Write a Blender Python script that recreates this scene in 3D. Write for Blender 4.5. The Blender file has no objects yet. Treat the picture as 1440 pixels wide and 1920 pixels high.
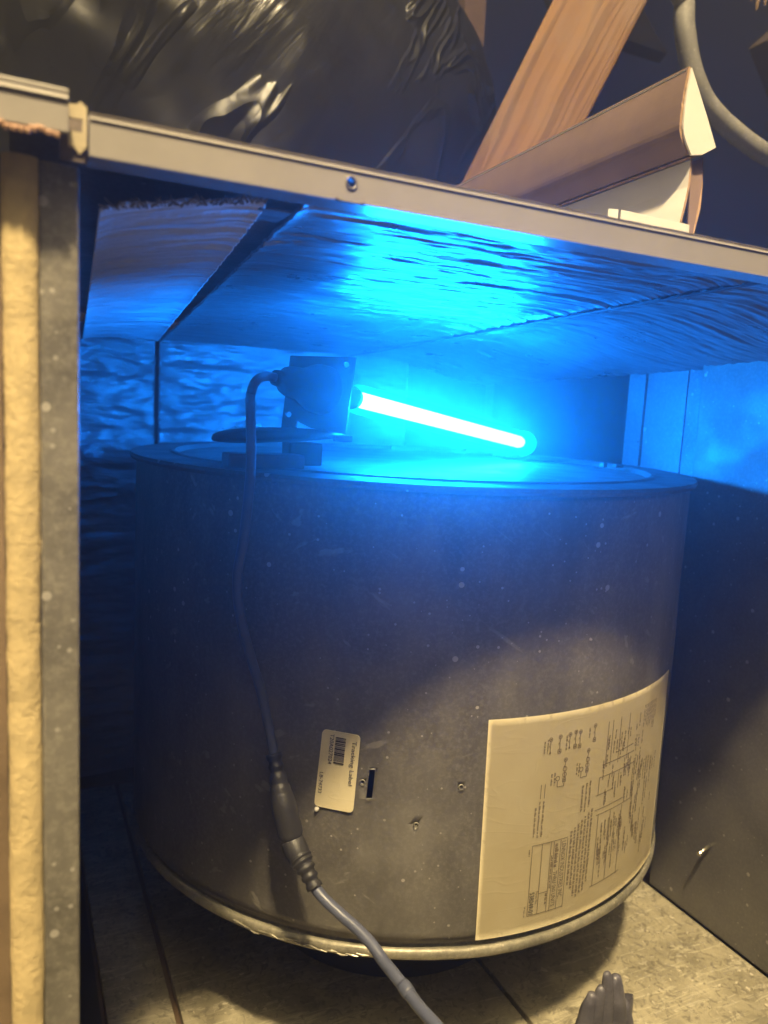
import bpy, bmesh, math, random
from mathutils import Vector, Matrix, noise as mnoise
random.seed(7)
D = bpy.data
S = bpy.context.scene
COL = S.collection
R_ = math.radians
HAZE = .34

# ------------------------------------------------------------------ camera, world, light, exposure
# world axes: X = across the cabinet, Y = into the cabinet, Z = up, cabinet floor at Z = 0
cd = D.cameras.new("camera"); cam = D.objects.new("camera", cd); COL.objects.link(cam)
cd.sensor_fit = 'VERTICAL'; cd.sensor_height = 36.0; cd.sensor_width = 27.0; cd.lens = 27.0
cd.clip_start = 0.01; cd.clip_end = 60
cam.matrix_world = (Matrix.Translation((0, 0, .47)) @ Matrix.Rotation(R_(-26), 4, 'Z')
                    @ Matrix.Rotation(R_(90 - 7.6), 4, 'X') @ Matrix.Rotation(R_(3.0), 4, 'Z'))
cd.dof.use_dof = True; cd.dof.focus_distance = .50; cd.dof.aperture_fstop = 9.0
S.camera = cam

wd = D.worlds.new("World"); S.world = wd; wd.use_nodes = True
bg = wd.node_tree.nodes["Background"]
bg.inputs[0].default_value = (.25, .38, 1.0, 1); bg.inputs[1].default_value = .03

def area_lamp(name, loc, target, radius, energy, color):
    l = D.lights.new(name, 'AREA'); l.shape = 'DISK'; l.size = radius * 2; l.energy = energy; l.color = color
    o = D.objects.new(name, l); COL.objects.link(o); o.location = loc
    o.rotation_euler = (Vector(target) - Vector(loc)).to_track_quat('-Z', 'Y').to_euler()
    return o
area_lamp("work_light", (-.30, -.99, 3.15), (.33, .40, .30), .10, 450.0, (1.0, .77, .42))

S.view_settings.view_transform = 'Standard'; S.view_settings.look = 'None'
S.view_settings.exposure = 0; S.view_settings.gamma = 1
S.cycles.use_denoising = True
S.cycles.max_bounces = 12; S.cycles.diffuse_bounces = 8; S.cycles.glossy_bounces = 8
S.cycles.transparent_max_bounces = 8; S.cycles.sample_clamp_indirect = 6
S.cycles.caustics_reflective = True

# ------------------------------------------------------------------ material helpers
class N:
    def __init__(s, name):
        s.m = D.materials.new(name); s.m.use_nodes = True; s.t = s.m.node_tree
        s.b = s.t.nodes["Principled BSDF"]; s.out = s.t.nodes["Material Output"]
        s.tc = s.t.nodes.new("ShaderNodeTexCoord")
    def n(s, typ, **kw):
        x = s.t.nodes.new(typ)
        for k, v in kw.items(): setattr(x, k, v)
        return x
    def l(s, a, b): s.t.links.new(a, b)
    def coord(s, scale=(1, 1, 1), rot=(0, 0, 0)):
        mp = s.n("ShaderNodeMapping"); s.l(s.tc.outputs["Object"], mp.inputs[0])
        mp.inputs["Scale"].default_value = scale; mp.inputs["Rotation"].default_value = rot
        return mp.outputs[0]
    def noise(s, vec, scale, detail=4, rough=.55, dist=0):
        x = s.n("ShaderNodeTexNoise"); s.l(vec, x.inputs["Vector"])
        x.inputs["Scale"].default_value = scale; x.inputs["Detail"].default_value = detail
        x.inputs["Roughness"].default_value = rough; x.inputs["Distortion"].default_value = dist
        return x.outputs["Fac"]
    def ramp(s, fac, stops):
        x = s.n("ShaderNodeValToRGB"); s.l(fac, x.inputs[0]); e = x.color_ramp.elements
        while len(e) < len(stops): e.new(.5)
        for i, (p, c) in enumerate(stops):
            e[i].position = p; e[i].color = (c, c, c, 1) if isinstance(c, (int, float)) else (*c, 1)
        return x.outputs[0]
    def mix(s, fac, a, b, blend='MIX'):
        x = s.n("ShaderNodeMix", data_type='RGBA', blend_type=blend)
        for sock, v in ((x.inputs[0], fac), (x.inputs[6], a), (x.inputs[7], b)):
            if hasattr(v, 'is_linked'): s.l(v, sock)
            elif isinstance(v, (int, float)): sock.default_value = v
            else: sock.default_value = (*v, 1)
        return x.outputs[2]
    def math(s, op, a, b=None):
        x = s.n("ShaderNodeMath", operation=op)
        for sock, v in ((x.inputs[0], a), (x.inputs[1], b)):
            if v is None: continue
            if hasattr(v, 'is_linked'): s.l(v, sock)
            else: sock.default_value = v
        return x.outputs[0]
    def specks(s, vec, scale, size, keep):
        """scattered round dust specks: a cell keeps its dot only when its random value passes keep"""
        v = s.n("ShaderNodeTexVoronoi"); s.l(vec, v.inputs["Vector"]); v.inputs["Scale"].default_value = scale
        sep = s.n("ShaderNodeSeparateColor"); s.l(v.outputs["Color"], sep.inputs[0])
        near = s.math('LESS_THAN', v.outputs["Distance"], s.math('MULTIPLY', sep.outputs[1], size))
        return s.math('MULTIPLY', near, s.math('GREATER_THAN', sep.outputs[0], keep))
    def bump(s, h, strength=.3, dist=.001, normal=None):
        x = s.n("ShaderNodeBump"); s.l(h, x.inputs["Height"])
        x.inputs["Strength"].default_value = strength; x.inputs["Distance"].default_value = dist
        if normal is not None: s.l(normal, x.inputs["Normal"])
        return x.outputs[0]
    def set(s, color=None, rough=None, metal=None, normal=None, spec=None):
        for key, v in (("Base Color", color), ("Roughness", rough), ("Metallic", metal), ("Normal", normal), ("Specular IOR Level", spec)):
            if v is None: continue
            if hasattr(v, 'is_linked'): s.l(v, s.b.inputs[key])
            elif key == "Base Color": s.b.inputs[key].default_value = (*v, 1)
            else: s.b.inputs[key].default_value = v
        return s.m

def mat_sheet(name, dark, light, speck_c, metal=.45, rough=.5, speck_keep=.72, stretch=(1, 1, 1)):
    k = N(name); v = k.coord(stretch); u = k.coord()
    c = k.mix(k.ramp(k.noise(v, 22, 6, .65), [(.32, 0), (.68, 1)]), dark, light)
    c = k.mix(k.math('MULTIPLY', k.ramp(k.noise(u, 350, 3, .7), [(.45, 0), (.75, 1)]), .45), c, [x * 1.8 for x in light])
    c = k.mix(k.math('MULTIPLY', k.ramp(k.noise(v, 7, 5, .7, .6), [(.52, 0), (.66, 1)]), .5), c, [x * .55 for x in dark])
    c = k.mix(k.math('MULTIPLY', k.specks(u, 75, .17, speck_keep), .8), c, speck_c)
    c = k.mix(k.math('MULTIPLY', k.specks(u, 210, .20, speck_keep + .06), .7), c, speck_c)
    rr = k.ramp(k.noise(v, 30, 5), [(.3, rough - .12), (.7, rough + .14)])
    nb = k.bump(k.noise(u, 260, 4), .18, .0006)
    return k.set(c, rr, metal, nb)

def mat_foil(name, base=(.50, .51, .52), rough=.40, metal=.6, stretch=(4, 46, 20), s1=.35):
    k = N(name); v = k.coord(stretch); u = k.coord()
    w = k.noise(v, 1.6, 6, .62, .8)
    w2 = k.noise(k.coord((stretch[0] * 2.5, stretch[1] * 2.2, stretch[2] * 2.2)), 2.4, 5, .6, .5)
    vo = k.n("ShaderNodeTexVoronoi"); wp = k.n("ShaderNodeVectorMath", operation='ADD'); wn = k.n("ShaderNodeTexNoise"); k.l(v, wn.inputs["Vector"]); wn.inputs["Scale"].default_value = 1.3
    k.l(k.coord((stretch[0] * 3.2, stretch[1] * 2.2, stretch[2] * 2.0)), wp.inputs[0]); k.l(wn.outputs["Color"], wp.inputs[1]); k.l(wp.outputs[0], vo.inputs["Vector"]); vo.inputs["Scale"].default_value = 1.0
    n2 = k.bump(w2, s1, .0025, k.bump(vo.outputs["Distance"], s1 * 1.6, .0035, k.bump(w, s1, .005)))
    c = k.mix(k.ramp(k.noise(u, 9, 4), [(.35, 0), (.7, 1)]), [x * .8 for x in base], base)
    return k.set(c, k.ramp(k.noise(u, 30, 4), [(.3, rough - .06), (.7, rough + .12)]), metal, n2)

def mat_plain(name, c, rough=.5, metal=0, var=.25, nscale=40, bump=.15, spec=.5):
    k = N(name); v = k.coord()
    f = k.noise(v, nscale, 5, .6)
    col = k.mix(k.ramp(f, [(.3, 0), (.7, 1)]), [x * (1 - var) for x in c], [x * (1 + var) for x in c])
    return k.set(col, rough, metal, k.bump(k.noise(v, nscale * 6, 3), bump, .0005), spec)

M = {}
M['drum'] = mat_sheet('dusty grey sheet steel', (.115, .107, .092), (.205, .192, .163), (.60, .56, .5), .22, .44, .68, (1, 1, .45))
def scratches(name):
    m = M[name]; t = m.node_tree; b = t.nodes["Principled BSDF"]; l = b.inputs["Base Color"].links[0].from_socket
    tc = t.nodes.new("ShaderNodeTexCoord")
    def strip(sc, rot, lo, hi, scale):
        m1 = t.nodes.new("ShaderNodeMapping"); m1.inputs["Rotation"].default_value = rot; t.links.new(tc.outputs["Object"], m1.inputs[0])
        m2 = t.nodes.new("ShaderNodeMapping"); m2.inputs["Scale"].default_value = sc; t.links.new(m1.outputs[0], m2.inputs[0])
        n = t.nodes.new("ShaderNodeTexNoise"); n.inputs["Scale"].default_value = scale; n.inputs["Detail"].default_value = 4; t.links.new(m2.outputs[0], n.inputs["Vector"])
        r = t.nodes.new("ShaderNodeValToRGB"); r.color_ramp.elements[0].position = lo; r.color_ramp.elements[1].position = hi; t.links.new(n.outputs["Fac"], r.inputs[0]); return r.outputs[0]
    for sc, rot, lo, hi, scale, col, amt in (((9, 9, .9), (0, 0, 0), .55, .68, 3, (.07, .065, .055), .25), ((1, 1, 1), (0, 0, 0), .56, .72, 16, (.36, .34, .29), .28), ((40, 40, 1.2), (.4, .9, 0), .66, .70, 2.2, (.5, .47, .40), .35), ((40, 40, 1.0), (-.5, -1.2, .3), .67, .71, 2.0, (.5, .47, .40), .35)):
        f = strip(sc, rot, lo, hi, scale); mu = t.nodes.new("ShaderNodeMath"); mu.operation = 'MULTIPLY'; mu.inputs[1].default_value = amt; t.links.new(f, mu.inputs[0])
        mx = t.nodes.new("ShaderNodeMix"); mx.data_type = 'RGBA'; t.links.new(mu.outputs[0], mx.inputs[0]); t.links.new(l, mx.inputs[6]); mx.inputs[7].default_value = (*col, 1); l = mx.outputs[2]
    t.links.new(l, b.inputs["Base Color"])
scratches('drum')
M['drum_top'] = mat_sheet('dusty top plate steel', (.065, .065, .065), (.105, .105, .10), (.4, .4, .38), .3, .5, .8)
M['rim'] = mat_sheet('galvanised rim', (.17, .16, .12), (.36, .335, .25), (.6, .56, .45), .35, .46, .6, (3, 3, 1))
M['wall'] = mat_sheet('speckled galvanised wall', (.105, .10, .088), (.17, .162, .14), (.6, .57, .5), .25, .55, .62)
M['wall_bare'] = mat_sheet('bare galvanised panel', (.17, .17, .17), (.24, .24, .235), (.5, .5, .48), .35, .45, .8)
M['dark_strip'] = mat_sheet('dull dark zinc', (.12, .12, .12), (.22, .22, .22), (.5, .5, .5), .3, .5, .6)
M['post'] = mat_sheet('grainy zinc post', (.16, .15, .12), (.30, .28, .23), (.6, .57, .5), .35, .48, .5, (1, 1, 1.6))
M['rail'] = mat_plain('painted beige rail', (.32, .295, .265), .42, 0, .05, 60, .1)
M['rail_under'] = mat_plain('painted rail', (.30, .28, .25), .25, .3, .05, 60, .1)
M['gasket'] = mat_plain('yellowed foam gasket', (.62, .49, .25), .9, 0, .22, 70, .9)
M['dark'] = mat_plain('dark void tone', (.03, .028, .026), .8, 0, .2, 30, .1)
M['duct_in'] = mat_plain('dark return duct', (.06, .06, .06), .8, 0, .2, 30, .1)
M['groove'] = mat_plain('rust brown groove', (.16, .105, .06), .8, 0, .3, 60, .2)
M['foil'] = mat_foil('crinkled foil liner', (.27, .275, .28), .31, .65)
M['foil_bright'] = mat_foil('brightened foil liner', (.84, .85, .86), .40, .12, s1=.7)  # same foil in a paler colour, makes up for lamp light the bracket blocks
M['foil_back'] = mat_foil('crinkled foil board', (.46, .47, .48), .34, .4, (7, 20, 42), .4)
M['fibre'] = mat_plain('torn glass fibre edge', (.30, .25, .18), .95, 0, .4, 130, .6)
M['tape'] = mat_plain('seam tape', (.10, .10, .10), .6, .2, .2, 50, .2)
M['rubber'] = mat_plain('black rubber', (.028, .027, .026), .48, 0, .25, 90, .3)
M['lamp_black'] = mat_plain('matt black lamp plastic', (.009, .009, .010), .6, 0, .15, 60, .15, .3)
M['cord'] = mat_plain('blue grey cable jacket', (.085, .095, .14), .38, 0, .15, 90, .25)
M['plate'] = mat_plain('black lamp bracket', (.010, .011, .012), .6, .0, .15, 60, .15)
M['paper'] = None
M['ink'] = mat_plain('black ink', (.03, .027, .024), .7, 0, 0, 10, 0)
M['fineink'] = mat_plain('brown grey fine print', (.17, .125, .065), .7, 0, 0, 10, 0)
M['card'] = mat_plain('brown corrugated card', (.22, .148, .115), .85, 0, .12, 35, .25)
M['cardedge'] = mat_plain('corrugated edge', (.36, .23, .13), .9, 0, .35, 250, .5)
M['white'] = mat_plain('white lined card', (.80, .77, .70), .7, 0, .03, 30, .1)
M['conduit'] = mat_sheet('weathered grey conduit', (.20, .195, .175), (.33, .32, .295), (.7, .68, .62), .15, .55, .55)
M['pipe'] = mat_plain('grey pipe', (.28, .29, .29), .5, .2, .1, 40, .1)
M['glove'] = mat_sheet('dusty dark grey rubber', (.07, .068, .085), (.13, .125, .145), (.40, .37, .36), 0, .42, .8, (1, 1, 3))
M['screw'] = mat_plain('zinc screw', (.6, .56, .45), .25, .9, .1, 60, .1)
M['deck'] = mat_plain('dark attic boards', (.05, .045, .045), .9, 0, .35, 6, .3)

k = N('aged label paper'); v = k.coord()
c = k.mix(k.ramp(k.noise(v, 30, 5), [(.35, 0), (.7, 1)]), (.82, .72, .45), (.88, .79, .53))
c = k.mix(k.math('MULTIPLY', k.ramp(k.noise(k.coord((1, 1, 1)), 14, 4, .6, .5), [(.6, 0), (.72, 1)]), .25), c, (.55, .43, .22))
wr = k.ramp(k.noise(k.coord((1, 1, 2.6), (0, .3, 0)), 16, 2, .5, .8), [(.47, 0), (.5, 1), (.53, 0)])
M['paper'] = k.set(c, .55, 0, k.bump(wr, .07, .0008, k.bump(k.noise(v, 60, 4), .12, .001)))

k = N('scuffed pale floor steel'); v = k.coord((1, 1, 1))
c = k.mix(k.ramp(k.noise(v, 26, 6, .7, .4), [(.35, 0), (.66, 1)]), (.25, .225, .155), (.52, .47, .33))
scr = k.ramp(k.noise(k.coord((6, 60, 6), (0, 0, .35)), 2.2, 4, .6, 1.2), [(.55, 0), (.60, 1), (.64, 0)])
c = k.mix(k.math('MULTIPLY', scr, .55), c, (.75, .70, .52))
c = k.mix(k.math('MULTIPLY', k.ramp(k.noise(v, 90, 3, .6, 2.0), [(.53, 0), (.63, 1)]), .6), c, (.12, .105, .075))
c = k.mix(k.math('MULTIPLY', k.ramp(k.noise(v, 70, 4, .6, 2.5), [(.62, 0), (.66, 1)]), .6), c, (.62, .57, .44))
M['floor'] = k.set(c, k.ramp(k.noise(v, 30, 4), [(.3, .35), (.7, .6)]), .08, k.bump(k.noise(v, 120, 5), .35, .0008))

k = N('old pine stud'); 
warp = k.n("ShaderNodeVectorMath", operation='ADD'); nz = k.n("ShaderNodeTexNoise"); k.l(k.coord((1, 1, .5)), nz.inputs["Vector"]); nz.inputs["Scale"].default_value = 7; nz.inputs["Detail"].default_value = 3
sc_ = k.n("ShaderNodeVectorMath", operation='SCALE'); k.l(nz.outputs["Color"], sc_.inputs[0]); sc_.inputs["Scale"].default_value = .035
k.l(k.coord((1, 1, .045)), warp.inputs[0]); k.l(sc_.outputs[0], warp.inputs[1]); wv = warp.outputs[0]
g1 = k.noise(wv, 52, 4, .5, .5); g2 = k.noise(wv, 190, 3, .6)
rg_ = k.math('SINE', k.math('MULTIPLY', k.noise(wv, 13, 3, .45, .4), 95)); lines = k.ramp(k.math('ADD', k.math('MULTIPLY', rg_, .5), .5), [(.45, 0), (.9, 1)])
c = k.mix(k.ramp(k.noise(wv, 22, 3), [(.35, 0), (.65, 1)]), (.14, .065, .028), (.27, .14, .058))
c = k.mix(k.math('MULTIPLY', lines, .75), c, (.085, .038, .016))
c = k.mix(k.math('MULTIPLY', k.ramp(g2, [(.5, 0), (.7, 1)]), .45), c, (.18, .10, .05))
c = k.mix(k.math('MULTIPLY', k.ramp(k.noise(k.coord((1, 1, .6)), 26, 5, .65), [(.48, 0), (.66, 1)]), .4), c, (.20, .14, .11))
M['stud'] = k.set(c, .75, 0, k.bump(g2, .25, .0008, k.bump(lines, .2, .001)))

k = N('black plastic sheet'); v = k.coord((1, 1, 1))
def tilt(sc):
    m1 = k.n("ShaderNodeMapping"); k.l(k.coord((1, 1, 1), (0, R_(-38), 0)), m1.inputs[0]); m1.inputs["Scale"].default_value = sc; return m1.outputs[0]
pv_ = tilt((6, 5, 1.3))
ridge = k.ramp(k.noise(pv_, 1.3, 3, .5, .8), [(.46, 0), (.50, 1), (.54, 0)])
mask = k.ramp(k.noise(v, 4.2, 2, .5), [(.40, .12), (.60, 1)])
fold = k.noise(tilt((20, 14, 3.5)), 1.3, 4, .55, .5)
nn = k.bump(k.math('MULTIPLY', ridge, mask), .6, .03, k.bump(k.math('MULTIPLY', fold, mask), .2, .03, k.bump(k.noise(pv_, .8, 3), .2, .05)))
geo = k.n("ShaderNodeNewGeometry"); sx = k.n("ShaderNodeSeparateXYZ"); k.l(geo.outputs["Normal"], sx.inputs[0])
dust = k.ramp(k.math('ADD', sx.outputs[2], k.math('MULTIPLY', k.noise(k.coord((14, 9, 3), (0, .5, .2)), 2, 5, .65), .5)), [(.78, 0), (.98, 1)])
c = k.mix(k.ramp(k.noise(v, 3, 5, .6), [(.4, 0), (.7, 1)]), (.006, .006, .0065), (.015, .015, .016))
c = k.mix(k.math('MULTIPLY', dust, .9), c, (.085, .08, .075))
M['plastic'] = k.set(c, k.mix(dust, k.ramp(k.noise(v, 5, 4), [(.35, .24), (.7, .40)]), (.8, .8, .8)), 0, nn, .2)

def mat_emit(name, color, strength):
    k = N(name); k.t.nodes.remove(k.b); e = k.n("ShaderNodeEmission")
    e.inputs[0].default_value = (*color, 1); e.inputs[1].default_value = strength
    k.l(e.outputs[0], k.out.inputs[0]); return k.m
M['uv'] = mat_emit('glowing lamp core', (.0030, .205, 1.0), 500)
k = N('glass sleeve with bloom'); k.t.nodes.remove(k.b)
e = k.n("ShaderNodeEmission"); e.inputs[0].default_value = (.0, .42, 1.0, 1); e.inputs[1].default_value = 1.1  # sleeve emission stands in for the bloom around the core
tr = k.n("ShaderNodeBsdfTransparent"); gl = k.n("ShaderNodeBsdfGlossy"); gl.inputs["Roughness"].default_value = .08
ad = k.n("ShaderNodeAddShader"); k.l(tr.outputs[0], ad.inputs[0]); k.l(e.outputs[0], ad.inputs[1])
mx = k.n("ShaderNodeMixShader"); mx.inputs[0].default_value = .06
k.l(ad.outputs[0], mx.inputs[1]); k.l(gl.outputs[0], mx.inputs[2]); k.l(mx.outputs[0], k.out.inputs[0])
M['sleeve'] = k.m

# ------------------------------------------------------------------ mesh helpers
def link(o): COL.objects.link(o); return o
def thing(name, label, cat, loc=(0, 0, 0), group=None):
    o = link(D.objects.new(name, None)); o.location = loc; o.empty_display_size = .02
    o['label'] = label; o['category'] = cat
    if group: o['group'] = group
    return o
def obj(name, bm, mat, parent=None, smooth=False, base=None, kind=None, label=None, cat=None):
    """world-coordinate bmesh -> one mesh object; parts hang under their thing"""
    me = D.meshes.new(name)
    off = Vector((0, 0, 0))
    if parent is not None:
        p = parent
        while p: off += p.location; p = p.parent
    elif base is not None: off = Vector(base)
    if parent is None and base is not None:
        bm.transform(Matrix.Translation(-off))
    bm.normal_update(); bm.to_mesh(me); bm.free()
    o = link(D.objects.new(name, me))
    if parent is not None: o.parent = parent; o.location = -off
    elif base is not None: o.location = off
    mats = mat if isinstance(mat, (list, tuple)) else [mat]
    for m in mats: me.materials.append(m)
    if smooth:
        for f in me.polygons: f.use_smooth = True
    if kind: o['kind'] = kind
    if label: o['label'] = label
    if cat: o['category'] = cat
    return o
def box(bm, x0, x1, y0, y1, z0, z1, bev=0, mi=0):
    vs = [bm.verts.new((x, y, z)) for z in (z0, z1) for y in (y0, y1) for x in (x0, x1)]
    fs = [bm.faces.new([vs[i] for i in q]) for q in ((0, 2, 3, 1), (4, 5, 7, 6), (0, 1, 5, 4), (2, 6, 7, 3), (0, 4, 6, 2), (1, 3, 7, 5))]
    for f in fs: f.material_index = mi
    if bev:
        ed = list({e for f in fs for e in f.edges})
        bmesh.ops.bevel(bm, geom=ed, offset=bev, segments=2, affect='EDGES', profile=.5)
    return bm
def boxo(*a, **k): return box(bmesh.new(), *a, **k)
def frame(d):
    d = d.normalized(); u = d.orthogonal().normalized(); return u, d.cross(u)
def sweep(bm, pts, rad, seg=14, caps=True):
    """round tube along pts, radius per point, no twist"""
    pts = [Vector(p) for p in pts]; n = len(pts)
    if isinstance(rad, (int, float)): rad = [rad] * n
    t = [(pts[min(i + 1, n - 1)] - pts[max(i - 1, 0)]).normalized() for i in range(n)]
    u, w = frame(t[0]); rings = []
    for i in range(n):
        u = (u - t[i] * u.dot(t[i])).normalized(); w = t[i].cross(u)
        rings.append([bm.verts.new(pts[i] + (u * math.cos(a) + w * math.sin(a)) * rad[i]) for a in [2 * math.pi * j / seg for j in range(seg)]])
    for i in range(n - 1):
        for j in range(seg):
            bm.faces.new((rings[i][j], rings[i][(j + 1) % seg], rings[i + 1][(j + 1) % seg], rings[i + 1][j]))
    if caps:
        bm.faces.new(rings[0][::-1]); bm.faces.new(rings[-1])
    return bm
def smooth_path(pts, k=8):
    pts = [Vector(p) for p in pts]; out = []
    P = [pts[0] * 2 - pts[1]] + pts + [pts[-1] * 2 - pts[-2]]
    for i in range(1, len(P) - 2):
        a, b, c, d = P[i - 1:i + 3]
        for j in range(k):
            s = j / k
            out.append(.5 * ((2 * b) + (c - a) * s + (2 * a - 5 * b + 4 * c - d) * s * s + (3 * b - a - 3 * c + d) * s ** 3))
    out.append(pts[-1]); return out
def lathe(bm, c, prof, seg=96, a0=0, a1=2 * math.pi, axis=None):
    """revolve (radius, height) about axis through c"""
    c = Vector(c); ax = Vector(axis or (0, 0, 1)).normalized(); u, w = (Vector((0, -1, 0)), Vector((1, 0, 0))) if axis is None else frame(ax)
    full = abs(a1 - a0 - 2 * math.pi) < 1e-6; na = seg if full else seg + 1
    rows = []
    for r, h in prof:
        rows.append([bm.verts.new(c + ax * h + (u * math.cos(a0 + (a1 - a0) * j / seg) + w * math.sin(a0 + (a1 - a0) * j / seg)) * max(r, 1e-5)) for j in range(na)])
    for i in range(len(rows) - 1):
        for j in range(seg):
            k2 = (j + 1) % na
            bm.faces.new((rows[i][j], rows[i][k2], rows[i + 1][k2], rows[i + 1][j]))
    return bm
def grid(bm, fn, nu, nv, mi=0):
    vs = [[bm.verts.new(fn(i / nu, j / nv)) for j in range(nv + 1)] for i in range(nu + 1)]
    for i in range(nu):
        for j in range(nv):
            f = bm.faces.new((vs[i][j], vs[i + 1][j], vs[i + 1][j + 1], vs[i][j + 1])); f.material_index = mi
    return bm
def solid(bm, t):
    """give an open sheet real thickness"""
    bmesh.ops.solidify(bm, geom=bm.faces[:], thickness=t); return bm
def extr(bm, poly, vec):
    """closed polygon (3D points) extruded by vec"""
    vec = Vector(vec); a = [bm.verts.new(p) for p in poly]; b = [bm.verts.new(Vector(p) + vec) for p in poly]
    bm.faces.new(a[::-1]); bm.faces.new(b); n = len(a)
    for i in range(n): bm.faces.new((a[i], a[(i + 1) % n], b[(i + 1) % n], b[i]))
    return bm
def fbm(p, s=1.0): return mnoise.fractal(Vector(p) * s, 1.0, 2.0, 4)
def sstep(a, b, x):
    t = max(0, min(1, (x - a) / (b - a))); return t * t * (3 - 2 * t)

# ================================================================== THE SETTING
obj('ground', boxo(-3, 4, -.5, 4, -.08, -.05), M['deck'], kind='structure')

# ================================================================== CABINET
cab = thing('air_handler_cabinet', 'open sheet metal air handler cabinet lined with crinkled foil, beige rail across its front', 'cabinet', (.3, .6, 0))
# floor pan: strips with recessed joints
obj('floor_base', boxo(-.0, .62, .275, .95, -.045, -.008), M['groove'], cab)
for x0, x1 in ((.060, .1075), (.1125, .3585), (.3625, .584)):
    bm = boxo(x0, x1, .28, .93, -.008, 0, bev=.0008); obj('floor_panel', bm, M['floor'], cab)
obj('sill_strip', boxo(.022, .057, .30, .93, -.012, -.0075), M['dark'], cab)
fl = bmesh.new(); rf = random.Random(21)
for i in range(420):
    x = rf.choice((rf.uniform(.07, .58), rf.uniform(.40, .58))); y = rf.uniform(.32, .75); a = rf.uniform(0, 6.28); l = rf.uniform(.0008, .0030); w = l * rf.uniform(.25, .8)
    if abs(x - .11) < .004 or abs(x - .3605) < .004: continue
    c_, s_ = math.cos(a), math.sin(a); h = rf.uniform(.0003, .0009)
    top = [fl.verts.new((x + c_ * p - s_ * q, y + s_ * p + c_ * q, h + rf.uniform(0, .0004))) for p, q in ((l, 0), (0, w), (-l * .8, w * .3), (-l * .3, -w))]
    bot = [fl.verts.new((v.co.x, v.co.y, .0001)) for v in top]
    fl.faces.new(top)
    for j in range(4): fl.faces.new((top[j], bot[j], bot[(j + 1) % 4], top[(j + 1) % 4]))
obj('dust_flakes', fl, mat_plain('pale dust flakes', (.55, .50, .38), .8, 0, .3, 200), cab, kind='stuff')
# left post with return and gasket
obj('side_post', boxo(.0085, .0212, .290, .2995, 0, .5455, bev=.0012), M['post'], cab)
obj('left_wall', boxo(.010, .0205, .2998, .92, 0, .5455), M['wall'], cab)
bm = bmesh.new()
def gask(u, v):
    a = math.pi * u; z = v * .5455
    w = .0056 + .0006 * fbm((0, u * .05, z), 16) + .0003 * fbm((u, 0, z), 150)
    return Vector((.0030 - math.cos(a) * w, .2905 - math.sin(a) * .0035 * (1 + .06 * fbm((9, a * .02, z), 30) + .05 * fbm((9, a * .05, z), 220)), z))
grid(bm, gask, 18, 420); obj('gasket_strip', bm, M['gasket'], cab, smooth=True)
obj('outer_flange', boxo(-.30, -.0028, .292, .2995, 0, .5455), mat_plain('brown flange', (.20, .14, .08), .7), cab)

# right wall: insulated panel, then a bare panel and a channel
obj('right_wall', boxo(.586, .5995, .30, .534, 0, .53, bev=.0015), M['wall'], cab)
obj('wall_shade_strip', boxo(.5996, .6045, .30, .5615, 0, .535), M['dark_strip'], cab)  # darker strip stands in for shade beside the insulated panel
obj('bare_panel', boxo(.5985, .6045, .562, .6150, 0, .535), M['wall_bare'], cab)
obj('edge_strip', boxo(.5965, .6045, .6162, .6400, 0, .535), M['wall_bare'], cab)
obj('edge_clip', boxo(.5950, .5964, .6180, .6385, .448, .4515), M['dark_strip'], cab)
# dark return opening beyond
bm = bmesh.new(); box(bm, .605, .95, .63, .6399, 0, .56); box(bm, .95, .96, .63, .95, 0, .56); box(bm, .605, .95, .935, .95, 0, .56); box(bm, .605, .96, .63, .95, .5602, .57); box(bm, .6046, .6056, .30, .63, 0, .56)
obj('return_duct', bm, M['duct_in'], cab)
# back wall, foil boards
obj('back_wall', boxo(.0, .62, .934, .945, 0, .5455), M['wall'], cab)
def backf(x0, x1, y0, y1, z0, z1, seed):
    def f(u, v):
        x = x0 + (x1 - x0) * u; z = z0 + (z1 - z0) * v
        e = min(u, 1 - u, v, 1 - v)
        return Vector((x, y0 + (y1 - y0) * u - .004 * fbm((x * 3, seed, z * 9), 5) * min(1, e * 12) - .0015 * fbm((x, seed, z * 4), 30) - .0013 * fbm((x * 16, seed, z * 70), 1), z))
    return f
bm = grid(bmesh.new(), backf(.02, .149, .918, .928, .02, .548, 1), 50, 300); obj('foil_board', solid(bm, .004), M['foil_back'], cab, smooth=True)
bm = grid(bmesh.new(), backf(.153, .472, .926, .917, .02, .548, 5), 100, 300); obj('foil_board', solid(bm, .004), M['foil_back'], cab, smooth=True)
bm = boxo(.474, .598, .922, .930, .02, .548); obj('back_panel', bm, M['duct_in'], cab)
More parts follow.
